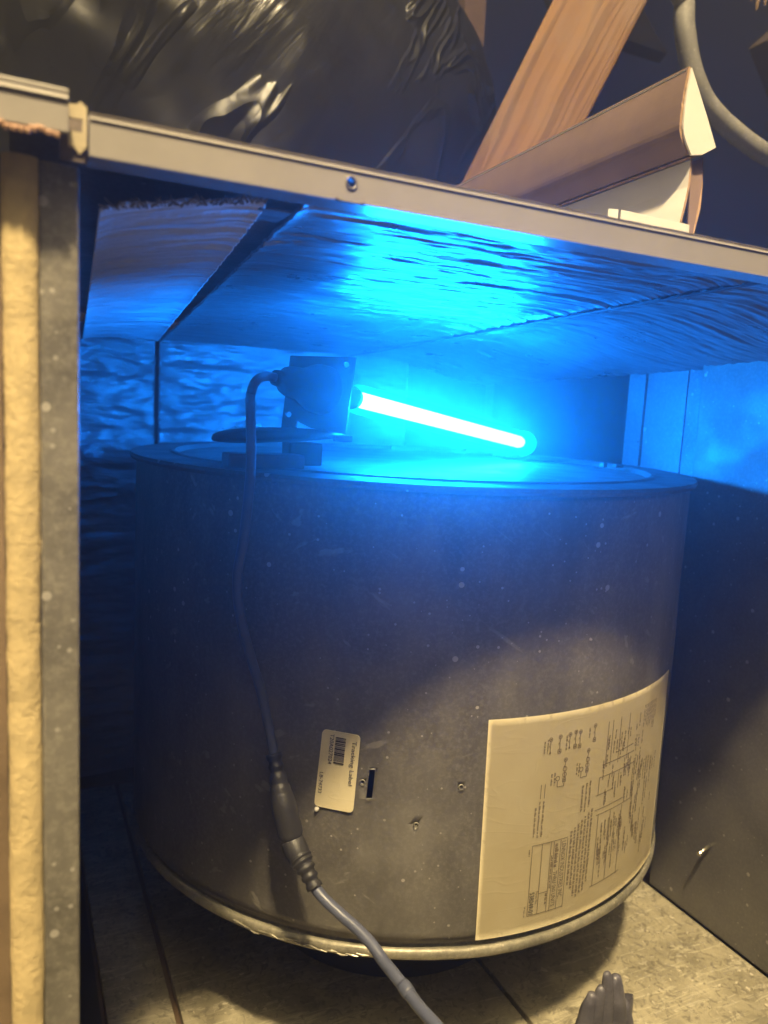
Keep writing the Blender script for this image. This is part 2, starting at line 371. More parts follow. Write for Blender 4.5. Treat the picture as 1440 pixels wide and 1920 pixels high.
# top panel and sagging foil liner in three lengths
obj('top_panel', boxo(.0, .62, .291, .945, .5595, .5620), M['wall_bare'], cab)
def zc(x, y):
    return .47 + .0875 - .034 * (y - .29) - .023 * sstep(.42, .585, x)
def liner(xa0, xb0, xa1, xb1, ya, yb, nu, nv, seed, rag=0, lift=0):
    def f(u, v):
        y = ya + (yb - ya) * v
        if rag: y = y + (1 - v) ** 8 * (.004 * fbm((u * 6, seed, 0), 3) + .016 * u * rag)
        a = xa0 + (xa1 - xa0) * v; b = xb0 + (xb1 - xb0) * v
        x = a + (b - a) * u
        e = min(u, 1 - u) * (b - a)
        z = zc(x, y) + .0007 * fbm((x * 5, y * 16, seed), 4) + .0011 * fbm((x * 8 + .6 * fbm((x * 3, y * 6, seed), 2), y * 165, seed), 1) + .0007 * fbm((x * 18, y * 190, seed + 3), 1)
        if rag: z -= .0165 * (1 - u) * (1 - .75 * v)
        r1 = 1 - abs(fbm((x * 10 + .8 * fbm((x * 3, y * 6, seed), 2), y * 85, seed + 7), 1)) * 2.2
        z += .0012 * max(0, r1 - .4) ** 2
        z += lift * (1 - v) ** 3 - .0025 * math.exp(-e / .006)      # edges droop
        return Vector((x, y, min(z, .5585)))
    bm = bmesh.new()
    lo = [[bm.verts.new(f(i / nu, j / nv)) for j in range(nv + 1)] for i in range(nu + 1)]
    for i in range(nu):
        for j in range(nv): bm.faces.new((lo[i][j], lo[i][j + 1], lo[i + 1][j + 1], lo[i + 1][j]))
    edge = [lo[i][0] for i in range(nu + 1)] + [lo[nu][j] for j in range(1, nv + 1)] + [lo[i][nv] for i in range(nu - 1, -1, -1)] + [lo[0][j] for j in range(nv - 1, 0, -1)]
    up = [bm.verts.new(v.co + Vector((0, 0, .0012))) for v in edge]; n = len(edge)
    for i in range(n): bm.faces.new((edge[i], edge[(i + 1) % n], up[(i + 1) % n], up[i]))
    return bm
obj('foil_liner', liner(.030, .099, .070, .150, .318, .918, 70, 620, 11, rag=1), M['foil_bright'], cab, smooth=True)
obj('foil_liner', liner(.111, .3835, .1535, .3765, .305, .918, 150, 620, 23), M['foil'], cab, smooth=True)
obj('foil_liner', liner(.3895, .5955, .3795, .5955, .305, .918, 120, 620, 37), M['foil'], cab, smooth=True)
def tapef(u, v):
    y = .304 + .612 * v; x = .3865 - .0085 * v + (u - .5) * .0052
    return Vector((x, y, zc(x, y) - .0034 - .0012 * math.sin(math.pi * u) + .0004 * fbm((x * 5, y * 14, 8), 2)))
obj('seam_tape', solid(grid(bmesh.new(), tapef, 6, 90), -.0006), M['tape'], cab, smooth=True)
# torn glass fibre along the ragged front edge of the short liner
bm = bmesh.new()
for i in range(50):
    u = i / 49; x = .032 + .066 * u; y = .317 + .016 * u + random.uniform(-.002, .002)
    sweep(bm, [(x, y, zc(x, y) - .0165 * (1 - u) - .0012), (x + random.uniform(-.004, .004), y - random.uniform(.001, .0035), zc(x, y) - .0165 * (1 - u) + random.uniform(-.001, .002))], [random.uniform(.0003, .0008), .0002], 5)
obj('torn_edge', bm, M['fibre'], cab)
obj('tape_tab', boxo(.098, .112, .338, .360, .5535, .5545, bev=.0003), M['foil'], cab)

# front rail: folded profile with a real hole
def rail_profile(bm, x0, x1, wav=0):
    y0, zb, zt = .277, .5459, .5585
    # front sheet with the screw hole is added for the long rail; here plain sheet pieces
    return
zb, zt, yf = .5459, .5585, .277
bm = bmesh.new()
hx, hz, hr = .1145, .5528, .00185
xs = [.0232, .05, .08, hx - .006]
for a, b in zip(xs[:-1], xs[1:]): box(bm, a, b, yf, yf + .0014, zb, zt)
xs = [hx + .006, .16, .22, .28, .34, .40, .46, .52, .586]
for a, b in zip(xs[:-1], xs[1:]): box(bm, a, b, yf, yf + .0014, zb, zt)
# plate around the hole
n = 24; sq = []
for j in range(n):
    a = 2 * math.pi * j / n; cx, cz = math.cos(a), math.sin(a)
    sx = .006 / max(abs(cx), 1e-6); szz = ((zt - hz) if cz > 0 else (hz - zb)) / max(abs(cz), 1e-6); s = min(sx, szz)
    sq.append((hx + cx * s, hz + cz * s))
for yy, flip in ((yf, 0), (yf + .0014, 1)):
    o_ = [bm.verts.new((x, yy, z)) for x, z in sq]
    i_ = [bm.verts.new((hx + hr * math.cos(2 * math.pi * j / n), yy, hz + hr * math.sin(2 * math.pi * j / n))) for j in range(n)]
    for j in range(n):
        q = (o_[j], o_[(j + 1) % n], i_[(j + 1) % n], i_[j]); bm.faces.new(q[::-1] if flip else q)
    if not flip: fi = i_
    else:
        for j in range(n): bm.faces.new((fi[j], fi[(j + 1) % n], i_[(j + 1) % n], i_[j]))
bmesh.ops.remove_doubles(bm, verts=bm.verts[:], dist=1e-6)
rail = obj('front_rail', bm, M['rail'], cab)
bm = boxo(.0232, .586, yf + .0014, .2915, zb, zb + .0013); obj('bottom_flange', bm, M['rail_under'], rail)
bm = bmesh.new()
def topl(u, v):
    x = .0232 + .563 * u
    return Vector((x, yf - .0004 + .0145 * v, zt + .0006 + .00025 * fbm((x, 0, 2), 60) * (1 - v)))
grid(bm, topl, 180, 2); obj('top_flange', solid(bm, .0012), M['rail'], rail)
bm = lathe(bmesh.new(), (hx, yf - .0002, hz), [(hr * .98, 0), (hr * 1.28, -.0004), (hr * 1.34, .0002)], 24, axis=(0, 1, 0)); obj('hole_lip', bm, M['rail_under'], rail, smooth=True)
bm = extr(bmesh.new(), [(.0234, .2764, .5570), (.0234, .2788, .5596), (.0234, .2788, .5570)], (.5624, 0, 0)); bmesh.ops.recalc_face_normals(bm, faces=bm.faces[:]); obj('rolled_edge', bm, M['rail'], rail)
# corner bracket with a square slot, and the short rail on the left
bm = bmesh.new()
X0, X1 = .0172, .0228
box(bm, X0, X1, .2815, .2830, .5578, .5620); box(bm, X0, X1, .2815, .2830, .5492, .5537); box(bm, X0 + .0043, X1, .2815, .2830, .5537, .5578)
extr(bm, [(.0188, .2815, .5491), (.0224, .2815, .5491), (.0207, .2815, .5470)], (0, .0014, 0))
extr(bm, [(.0196, .2815, .5621), (.0222, .2815, .5621), (.0210, .2815, .5632)], (0, .0014, 0))
obj('corner_bracket', bm, mat_plain('bracket paint', (.52, .44, .28), .5), cab)
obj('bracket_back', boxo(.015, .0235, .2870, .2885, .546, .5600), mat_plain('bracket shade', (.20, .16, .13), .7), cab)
bm = boxo(-.14, .0170, .2745, .2765, .5508, .5622, bev=.0003); sr = obj('short_rail', bm, M['rail'], cab)
obj('top_flange', boxo(-.14, .0170, .2743, .2890, .5623, .5638, bev=.0003), M['rail'], sr)
bm = extr(bmesh.new(), [(-.14, .2736, .5606), (-.14, .2768, .5642), (-.14, .2768, .5606)], (.1568, 0, 0)); bmesh.ops.recalc_face_normals(bm, faces=bm.faces[:]); obj('rolled_edge', bm, M['rail'], sr)
bm = bmesh.new()
for i in range(9):
    x = -.004 + i * .0019; z = .5503 + random.uniform(-.0012, .0006)
    sweep(bm, [(x - .001, .2755, z + .001), (x + random.uniform(.001, .003), .2745 - random.uniform(0, .001), z - random.uniform(0, .001)), (x + .003, .2755, z + .0008)], [.0004, .0011, .0003], 6)
obj('torn_tape', bm, mat_plain('torn brown tape', (.42, .26, .17), .8), sr)

# screw sticking out of the right wall
bm = sweep(bmesh.new(), [(.5862, .4672, .080), (.5790, .4660, .0782), (.5715, .4648, .0765)], [.0022, .0019, .0016], 10)
scw = obj('wall_screw', bm, M['screw'], cab, smooth=True)
bm = sweep(bmesh.new(), [(.5715, .4648, .0765), (.5700, .4645, .0761)], [.0028, .0022], 12); obj('screw_tip', bm, M['screw'], scw)

# ================================================================== BLOWER DRUM
CX, CY, RD = .329, .624, .24
drum = thing('blower_housing', 'round grey dusty metal blower drum with a cream wiring label on its side', 'blower housing', (CX, CY, 0))
ZT, ZB = .425, .11
# cut-outs in the wrap: slot and three holes, as (s along the arc, z)
def on(s, z, lift=0.0):
    a = s / RD; r = RD + lift
    return Vector((CX + r * math.sin(a), CY - r * math.cos(a), z))
prof = [(RD, ZB + .013), (RD, ZT - .001)]
bm = bmesh.new()
def wrapf(u, v):
    a = 2 * math.pi * u; z = ZB + .012 + (ZT - ZB - .012) * v
    r = RD + .0007 * fbm((math.sin(a) * 2, math.cos(a) * 2, z * 6), 1.5)
    return Vector((CX + r * math.sin(a), CY - r * math.cos(a), z))
grid(bm, wrapf, 240, 40); bmesh.ops.remove_doubles(bm, verts=bm.verts[:], dist=1e-6)
solid(bm, .0012); wrap = obj('drum_wrap', bm, M['drum'], drum, smooth=True); CUT = []
# top plate: flange lip, stepped recess
bm = lathe(bmesh.new(), (CX, CY, ZT), [(RD - .002, -.004), (RD + .0042, -.0035), (RD + .0052, -.0012), (RD + .0042, .0012), (RD, .0014), (.214, .0014), (.212, .0026), (.209, .0026), (.206, -.0012), (.10, -.0012), (.0, -.0012)], 192)
obj('top_plate', bm, M['drum_top'], drum, smooth=False)
# rolled bottom rim
bm = bmesh.new()
prof = [(RD + .0003, .0140), (RD - .0040, .0110), (RD - .0040, .0085)] + [(RD - .0020 + .0036 * math.cos(t), .0030 + .0042 * math.sin(t)) for t in [R_(a) for a in range(115, -160, -25)]] + [(RD - .02, -.0008)]
lathe(bm, (CX, CY, ZB), prof, 220)
for v in bm.verts:
    d = fbm(v.co, 25) * .0006 + fbm(v.co, 90) * .0004
    v.co.z += d
obj('bottom_rim', bm, M['rim'], drum, smooth=True)
# peeled edge on the left of the rim
bm = bmesh.new()
for i in range(14):
    s = -.225 + i * .007; z = ZB - .0015 + random.uniform(-.0012, .0012)
    z += .004; p = on(s, z, .0018); q = on(s + .0085, z + random.uniform(-.001, .001), .0022)
    sweep(bm, [p, (p + q) / 2 + Vector((0, 0, random.uniform(-.0008, .001))), q], [.0003, random.uniform(.0004, .0008), .0003], 6)
obj('peeled_edge', bm, M['rim'], drum)
obj('base_ring', lathe(bmesh.new(), (CX, CY, 0), [(.12, .0), (.12, .08), (.20, .112)], 64), M['dark'], drum, smooth=True)
obj('underside', lathe(bmesh.new(), (CX, CY, ZB), [(.0, .013), (RD - .003, .013)], 96), M['dark'], drum)
# slot and holes: dark recessed backs with a raised burr
def cutout(name, poly, burr):
    n = len(poly); e = drum
    CUT.append(poly); h = e
    bm = bmesh.new(); cs = sum(p[0] for p in poly) / n; cz = sum(p[1] for p in poly) / n
    r0 = [bm.verts.new(on(s, z, .0010)) for s, z in poly]
    def off(s, z, d):
        v = Vector((s - cs, z - cz)); l = v.length; 
        return (s + (d if s > cs else -d) * min(1, abs(s - cs) / l * 1.4), z + (d if z > cz else -d) * min(1, abs(z - cz) / l * 1.4))
    if n > 8: off = lambda s, z, d: (cs + (s - cs) * (1 + d / .0013), cz + (z - cz) * (1 + d / .0013))
    r1 = [bm.verts.new(on(*off(s, z, burr * .5), .0013)) for s, z in poly]
    r2 = [bm.verts.new(on(*off(s, z, burr), .0006)) for s, z in poly]
    for a, b in ((r0, r1), (r1, r2)):
        for j in range(n): bm.faces.new((a[j], a[(j + 1) % n], b[(j + 1) % n], b[j]))
    obj(name, bm, M['rim'], h, smooth=True)
cutout('slot', [(-.1318, .2412), (-.1280, .2416), (-.1292, .2212), (-.1330, .2208)], .0007)
for s, z in ((-.1358, .2323), (-.0722, .2318), (-.0998, .2056)):
    cutout('screw_hole', [(s + .0013 * math.cos(t), z + .0013 * math.sin(t)) for t in [2 * math.pi * j / 14 for j in range(14)]], .0007)
cb = bmesh.new()
for poly in CUT:
    a_ = [cb.verts.new(on(s, z, .004)) for s, z in poly]; b_ = [cb.verts.new(on(s, z, -.006)) for s, z in poly]; n = len(poly)
    cb.faces.new(a_); cb.faces.new(b_[::-1])
    for j in range(n): cb.faces.new((a_[j], b_[j], b_[(j + 1) % n], a_[(j + 1) % n]))
bmesh.ops.recalc_face_normals(cb, faces=cb.faces[:])
cut = obj('cutter', cb, M['dark'], drum)
md = wrap.modifiers.new('cut', 'BOOLEAN'); md.operation = 'DIFFERENCE'; md.object = cut; md.solver = 'EXACT'
dg = bpy.context.evaluated_depsgraph_get(); me = D.meshes.new_from_object(wrap.evaluated_get(dg)); wrap.modifiers.clear(); wrap.data = me
D.objects.remove(cut)
obj('dark_backing', lathe(bmesh.new(), (CX, CY, 0), [(RD - .03, ZB + .014), (RD - .03, ZT - .006)], 64), M['dark'], drum)  # near-black sleeve stands in for the shade seen through the cut-outs
# clips on the top plate
def blk(x0, x1, y0, y1, z0, z1, name, mat, bev=.001, rot=0):
    bm = boxo(x0, x1, y0, y1, z0, z1, bev=bev); obj(name, bm, mat, drum)
blk(.470, .486, .700, .716, ZT + .0016, ZT + .0075, 'top_clip', M['drum_top'])
blk(.500, .5045, .560, .566, ZT + .0016, ZT + .0060, 'rim_screw', M['rubber'], .0006)
blk(.512, .521, .556, .561, ZT + .0016, ZT + .0050, 'rim_screw', M['rubber'], .0006)
blk(.395, .475, .800, .806, ZT - .001, ZT + .0040, 'top_seam', M['drum_top'], .0006)
blk(.475, .500, .765, .771, ZT + .0016, ZT + .0042, 'top_seam', M['tape'], .0006)

# ---- labels on the wrap
def sheet(poly, lift, seg=40):
    """paper on the wrap: quad in (s, z), gridded so it follows the curve"""
    a, b, c, d = poly
    def f(u, v):
        s = (a[0] * (1 - u) + b[0] * u) * (1 - v) + (d[0] * (1 - u) + c[0] * u) * v
        z = (a[1] * (1 - u) + b[1] * u) * (1 - v) + (d[1] * (1 - u) + c[1] * u) * v
        return on(s, z, lift)
    return f
def glyphs(bm, txt, s, z, h, ang=0, mono=False, width=None):
    """letters running downwards on the wrap (their tops point to +s); s,z = start of the baseline"""
    cu = D.curves.new('t', 'FONT'); cu.body = txt; cu.size = 1; cu.resolution_u = 2
    to = D.objects.new('t', cu); COL.objects.link(to)
    dg = bpy.context.evaluated_depsgraph_get(); me = bpy.data.meshes.new_from_object(to.evaluated_get(dg))
    xs = [v.co.x for v in me.vertices]; w0 = max(xs) - min(xs) if xs else 1
    k = h / .70; kx = k if width is None else width / w0
    ca, sa = math.cos(ang), math.sin(ang)
    vs = []
    for v in me.vertices:
        x = v.co.x * kx; y = v.co.y * k
        ds = y * ca - x * sa; dz = -x * ca - y * sa
        vs.append(bm.verts.new(on(s + ds, z + dz, LIFT)))
    for p in me.polygons:
        try: bm.faces.new([vs[i] for i in p.vertices])
        except ValueError: pass
    D.objects.remove(to); D.curves.remove(cu); D.meshes.remove(me)
def bar(bm, s0, s1, z0, z1, ang=0, org=None):
    q = [(s0, z0), (s1, z0), (s1, z1), (s0, z1)]
    if org:
        ca, sa = math.cos(ang), math.sin(ang)
        q = [(org[0] + a * ca - b * sa, org[1] - b * ca - a * sa) for a, b in q]
    ns = max(1, int(abs(s1 - s0) / .004)) if not org else 1
    if ns == 1: bm.faces.new([bm.verts.new(on(s, z, LIFT)) for s, z in q])
    else:
        for i in range(ns):
            a = s0 + (s1 - s0) * i / ns; b = s0 + (s1 - s0) * (i + 1) / ns
            bm.faces.new([bm.verts.new(on(s, z, LIFT)) for s, z in ((a, z0), (b, z0), (b, z1), (a, z1))])
def seg(bm, a, b, w=.00022):
    a, b = Vector(a), Vector(b); d = (b - a); L = d.length; d /= L; nrm = Vector((-d.y, d.x)) * w
    n = max(1, int(abs(b.x - a.x) / .004))
    for i in range(n):
        p = a + d * L * i / n; q = a + d * L * (i + 1) / n
        bm.faces.new([bm.verts.new(on(t.x, t.y, LIFT)) for t in (p - nrm, q - nrm, q + nrm, p + nrm)])
def ring(bm, s, z, r, w=.00022):
    n = 10
    for j in range(n):
        a, b = 2 * math.pi * j / n, 2 * math.pi * (j + 1) / n
        bm.faces.new([bm.verts.new(on(s + rr * math.cos(t), z + rr * math.sin(t), LIFT)) for rr, t in ((r - w, a), (r + w, a), (r + w, b), (r - w, b))])
def fine(bm, s, z0, z1, h=.0011, rng=random):
    """a line of print too small to read: word-length dashes running down"""
    z = z0
    while z > z1:
        w = min(rng.uniform(.0012, .0045), z - z1)
        zz = z; 
        while zz > z - w + .0002:
            g = rng.uniform(.0003, .0006); bar(bm, s, s + h * rng.choice((.7, .7, 1)), zz, zz - g); zz -= g + .00022
        z -= w + .0008

# wiring label
LW = [(-.0571, .2770), (.1400, .2800), (.1400, .1250), (-.0552, .1228)]
bm = grid(bmesh.new(), sheet(LW, .0011), 60, 30)
rad = .003
wl = obj('wiring_label', solid(bm, -.0005), M['paper'], drum, smooth=True, label='large cream wiring diagram label')
LIFT = .0017
rg = random.Random(3)
bm = bmesh.new(); fb = bmesh.new()
# title block (columns run down)
t0, t1 = .1860, .1350
cols = [-.0186, -.0108, -.0036, -.0010, .0046, .0105]
for s in (cols[0], cols[1], cols[3], cols[4], cols[5]): seg(fb, (s, t0), (s, t1), .0002)
seg(fb, (cols[2], t0), (cols[2], t1), .0002)
seg(fb, (cols[0], t0), (cols[5], t0 + .0008)); seg(fb, (cols[0], t1), (cols[5], t1 + .0006)); seg(fb, (cols[1], .1500), (cols[2], .1502))
glyphs(fb, 'LENNOX INDUSTRIES INC.', .0056, .1848, .0036, width=.042)
glyphs(fb, 'THRU 060 UNITS', .0000, .1640, .0034, width=.026)
fine(fb, .0000, .184, .167, .003, rg)
fine(fb, -.0028, .176, .152, .0014, rg)
glyphs(bm, '538049-01', -.0178, .1520, .0037, width=.0160)
glyphs(fb, 'Form No.', -.0132, .1520, .0020, width=.0095)
fine(fb, -.0032 - .0022, .149, .141, .0014, rg)
fine(fb, -.0212, .1835, .1790, .0011, rg); fine(fb, -.0215, .1420, .1350, .0011, rg)
# key below the diagrams
for i, s in enumerate((-.0200, -.0170, -.0140)):
    s += .0008
    if i: seg(fb, (s + .0006, .2290), (s + .0006, .2190)); 
    fine(fb, s, .2170 if i else .2130, .190 + rg.uniform(0, .004), .0013, rg)
# notes paragraphs
for i in range(7): fine(fb, .0125 + i * .0030, .1905 + .002 * i, .138 + rg.uniform(0, .014), .0020, rg)
for i in range(3): fine(fb, .0195 + i * .0035, .2220 + .001 * i, .2010 + rg.uniform(-.002, .004), .0017, rg)
# small component diagrams: ring - line - square
def comp(s, z, l=.0085, dot=False):
    ring(fb, s, z, .0013); bar(fb, s - .0005, s + .0005, z + .0005, z - .0005)
    seg(fb, (s, z - .0013), (s, z - .0035)); seg(fb, (s, z - .0035), (s - .0012, z - .0052)); seg(fb, (s, z - .0045), (s, z - l))
    if dot: bar(fb, s - .0006, s + .0006, z - l, z - l - .0012)
    else:
        for a in ((-.0012, -.0012, 1), (.0012, .0012, 1)): seg(fb, (s + a[0], z - l), (s + a[1], z - l - .0026))
        seg(fb, (s - .0012, z - l), (s + .0012, z - l)); seg(fb, (s - .0012, z - l - .0026), (s + .0012, z - l - .0026)); bar(fb, s - .0006, s + .0006, z - l - .0008, z - l - .0018)
for s, z, d in ((-.0110, .2600, 1), (-.0035, .2610, 0), (.0095, .2625, 0), (.0045, .2615, 1), (.0135, .2620, 0), (.0270, .2640, 0)): comp(s, z, .0088, d)
for s, z in ((.0025, .2440), (.0225, .2470)):
    comp(s, z, .0130); ring(fb, s, z - .0065, .0016); ring(fb, s, z - .0105, .0016); ring(fb, s - .0055, z - .0125, .0016)
    seg(fb, (s - .0055, z - .0145), (s - .0055, z - .0185)); seg(fb, (s - .0055, z - .0185), (s, z - .0185)); seg(fb, (s, z - .0165), (s, z - .0185))
for s, z0, z1 in ((-.0160, .2590, .2500), (-.0135, .2600, .2510), (.0015, .2610, .2510), (.0215, .2630, .2560), (-.0060, .2360, .2270), (-.0085, .2355, .2275), (.0145, .2390, .2300), (.0125, .2395, .2315)):
    fine(fb, s, z0, z1, .0012, rg)
# main ladder diagram on the far curve
for s in (.041, .046, .055, .066): seg(fb, (s, .262 + s * .05), (s, .232 - s * .02))
for z, a, b in ((.2330, .038, .076), (.2240, .036, .080), (.2110, .034, .052), (.2390, .052, .074), (.2000, .034, .066), (.1960, .036, .078), (.1420, .036, .070)): seg(fb, (a, z), (b, z + .0012))
for s in (.036, .052, .058): seg(fb, (s, .2240), (s, .2110))
for s in (.0385, .0520, .0660): seg(fb, (s, .1960), (s, .1420))
for i in range(60):
    s = rg.uniform(.038, .088); z = rg.uniform(.205, .262); fine(fb, s, z, z - rg.uniform(.004, .012), .0013, rg)
for i in range(44):
    s = rg.uniform(.040, .068); z = rg.uniform(.160, .194); fine(fb, s, z, z - rg.uniform(.005, .015), .0013, rg)
for i in range(48):
    s = rg.uniform(.072, .118); z = rg.uniform(.160, .225); fine(fb, s, z, z - rg.uniform(.005, .018), .0015, rg)
for i in range(9): fine(fb, .087 + i * .0026, .266, .243 + rg.uniform(0, .010), .0012, rg)
bmesh.ops.recalc_face_normals(fb, faces=fb.faces[:])
obj('fine_print', fb, M['fineink'], wl); obj('print', bm, M['ink'], wl)

# tracking label, slightly askew
TL = [(-.1632, .2650), (-.1383, .2637), (-.1408, .2110), (-.1668, .2122)]
def rounded(poly, r, n=5):
    out = []
    for i in range(4):
        p, a, b = Vector(poly[i]), Vector(poly[i - 1]), Vector(poly[(i + 1) % 4])
        u, w = (a - p).normalized() * r, (b - p).normalized() * r
        for j in range(n + 1):
            t = j / n; out.append(tuple((p + u) * (1 - t) ** 2 + p * 2 * t * (1 - t) + (p + w) * t * t))
    return out
bm = bmesh.new(); pl = rounded(TL, .0032)
top = [bm.verts.new(on(s, z, .0017)) for s, z in pl]; bot = [bm.verts.new(on(s, z, .0008)) for s, z in pl]
f = bm.faces.new(top); n = len(top)
for i in range(n): bm.faces.new((top[i], bot[i], bot[(i + 1) % n], top[(i + 1) % n]))
bmesh.ops.triangulate(bm, faces=[f]); bmesh.ops.recalc_face_normals(bm, faces=bm.faces[:])
tl = obj('tracking_label', bm, M['paper'], drum, label='small cream barcode label')
LIFT = .0021
bm = bmesh.new(); AG = .055
glyphs(bm, 'Tracking Label', -.1432, .2598, .0028, AG, width=.0300)
glyphs(bm, 'T20A027024', -.1576, .2630, .0025, AG, width=.0205)
glyphs(bm, 'LB-74733', -.1636, .2365, .0023, AG, width=.0145)
z = .2612
while z > .2440:
    w = rg.choice((.0003, .0003, .0006, .0009)); 
    q = [(-.1542 - (.2612 - z) * .055, z), (-.1475 - (.2612 - z) * .055, z - .0004)]
    bm.faces.new([bm.verts.new(on(s, zz, LIFT)) for s, zz in (q[0], q[1], (q[1][0], q[1][1] - w), (q[0][0], q[0][1] - w))])
    z -= w + rg.choice((.0003, .0004, .0007))
bmesh.ops.recalc_face_normals(bm, faces=bm.faces[:])
obj('print', bm, M['ink'], tl)
bm = bmesh.new(); p = on(-.1650, .2098, .001)
for v in bmesh.ops.create_icosphere(bm, subdivisions=2, radius=.0017, matrix=Matrix.Translation(p))['verts']: v.co += Vector((fbm(v.co, 300) * .0006, 0, fbm(v.co + Vector((1, 0, 0)), 300) * .0006))
obj('putty_blob', bm, M['white'], drum, smooth=True)

# ================================================================== UV LAMP
SA = Vector((.2341, .5379, .4767)); AX = Vector((.8938, .4306, -.1251)).normalized()
lamp = thing('uv_lamp', 'glowing blue white ultraviolet tube lamp with a dark square bracket above the drum', 'lamp', (.2028, .5228, .4264))
def ak(k): return SA + AX * k
PC = ak(-.035)
PN = (AX * .35 + Vector((.36, .93, 0)) * .65).normalized()
H_ = Vector((-PN.y, PN.x, 0)).normalized(); V_ = PN.cross(H_)
if V_.z < 0: V_ = -V_
def pp(h, v, k=0): return PC + H_ * h + V_ * v + PN * k
def q2(p):
    c = Vector((0, 0, .47)); w = Vector(p) - c; d = w * ((PC - c).dot(PN) / w.dot(PN)) + c - PC
    return d.dot(H_), d.dot(V_)
c4 = [q2(p) for p in ((.1885, .5598, .5062), (.2166, .5011, .5049), (.2102, .4988, .4514), (.1823, .5568, .4519))]
nt = [q2(p) for p in ((.1959, .5291, .4537), (.1899, .5428, .4579), (.1892, .5427, .4528))]
# bracket plate built as a ring of quads round two holes: four strips so the holes are real
def plate_with_holes(outline, holes):
    bm = bmesh.new()
    from mathutils.geometry import tessellate_polygon
    loops = [outline] + holes
    flat = [p for l in loops for p in l]
    tris = tessellate_polygon([[Vector((x, y, 0)) for x, y in l] for l in loops])
    A = [bm.verts.new(pp(x, y, .0012)) for x, y in flat]; B = [bm.verts.new(pp(x, y, -.0012)) for x, y in flat]
    for t in tris:
        bm.faces.new([A[i] for i in t]); bm.faces.new([B[i] for i in reversed(t)])
    st = 0
    for l in loops:
        n = len(l)
        for i in range(n):
            a, b = st + i, st + (i + 1) % n; bm.faces.new((A[a], A[b], B[b], B[a]))
        st += n
    bmesh.ops.recalc_face_normals(bm, faces=bm.faces[:]); return bm
hol = []
for p in ((.2125, .5080, .4997), (.1862, .5519, .4626)):
    x, y = q2(p); hol.append([(x + .0021 * math.cos(2 * math.pi * j / 14), y + .0021 * math.sin(2 * math.pi * j / 14)) for j in range(14)])
outl = [c4[0], c4[1], c4[2], nt[0], nt[1], nt[2], c4[3]]
obj('bracket_plate', plate_with_holes(outl, hol), M['plate'], lamp)
bm = lathe(bmesh.new(), PC, [(.0, -.0500), (.0052, -.0498), (.0056, -.0470), (.0056, -.0435), (.0092, -.0400), (.0106, -.0360), (.0110, -.0300), (.0114, -.0240), (.0150, -.0160), (.0172, -.0100), (.0176, -.0014), (.0, -.0013)], 40, axis=AX)
obj('socket', bm, M['lamp_black'], lamp, smooth=True)
bm = lathe(bmesh.new(), PC, [(.0, .0014), (.0125, .0014), (.0125, .012), (.0086, .016), (.0086, .030), (.0072, .0345), (.0, .0345)], 32, axis=AX); obj('lamp_base', bm, M['rubber'], lamp, smooth=True)
L = .279
pr = [(.0112, .0)] + [(.0112, t * .02) for t in range(1, 13)] + [(.0112, .255), (.0108, .262), (.0118, .2665)] + [(.0128 * math.cos(t), .2705 + .0128 * math.sin(t)) for t in [R_(a) for a in range(-12, 91, 12)]] + [(.0, .2833)]
bm = lathe(bmesh.new(), SA, pr, 32, axis=AX); gls = obj('glass_sleeve', bm, M['sleeve'], lamp, smooth=True)
bm = lathe(bmesh.new(), SA, [(.0, .001), (.0050, .0012), (.0060, .006), (.0060, .258), (.0050, .2625), (.0, .2630)], 24, axis=AX); obj('lamp_core', bm, M['uv'], lamp, smooth=True)
bm = sweep(bmesh.new(), [ak(.2690), ak(.2760)], [.0022, .0022], 8); obj('end_pin', bm, M['plate'], gls)
# magnet foot: dark oval pad on a stand
bm = bmesh.new(); bmesh.ops.create_uvsphere(bm, u_segments=40, v_segments=14, radius=1)
for v in bm.verts:
    x, y, z = v.co; z = math.copysign(abs(z) ** .7, z)
    v.co = Vector((x * .056, y * .034, (z * .0062 if z > 0 else z * .0032) * (1.1 - .3 * x)))
bm.transform(Matrix.Translation((.1745, .5340, .4462)) @ Matrix.Rotation(R_(24), 4, 'Z') @ Matrix.Rotation(R_(-5.0), 4, 'X') @ Matrix.Rotation(R_(-1.0), 4, 'Y'))
foot = obj('magnet_foot', bm, M['lamp_black'], lamp, smooth=True)
bm = bmesh.new()
for i in range(26):
    a = random.uniform(-.042, .012); p = Vector((.1745 + a * .913 - .004, .534 + a * .407 + .012, .4495))
    q = p + Vector((random.uniform(-.004, .004), random.uniform(-.003, .003), random.uniform(.001, .004)))
    sweep(bm, [p, (p + q) / 2 + Vector((random.uniform(-.002, .002), 0, .0006)), q], .00014, 4)
obj('lint', bm, M['rubber'], lamp, kind='stuff')
obj('foot_pad', boxo(.178, .203, .5230, .5420, .4266, .4432, bev=.0012), M['plate'], lamp)
obj('bracket_tab', boxo(.2060, .2200, .5085, .5120, .4455, .4500, bev=.0006), M['plate'], lamp)
obj('clamp_block', boxo(.1265, .1790, .4930, .5130, .4266, .4362, bev=.0014), mat_plain('grey clamp block', (.09, .09, .10), .45, .2), lamp)
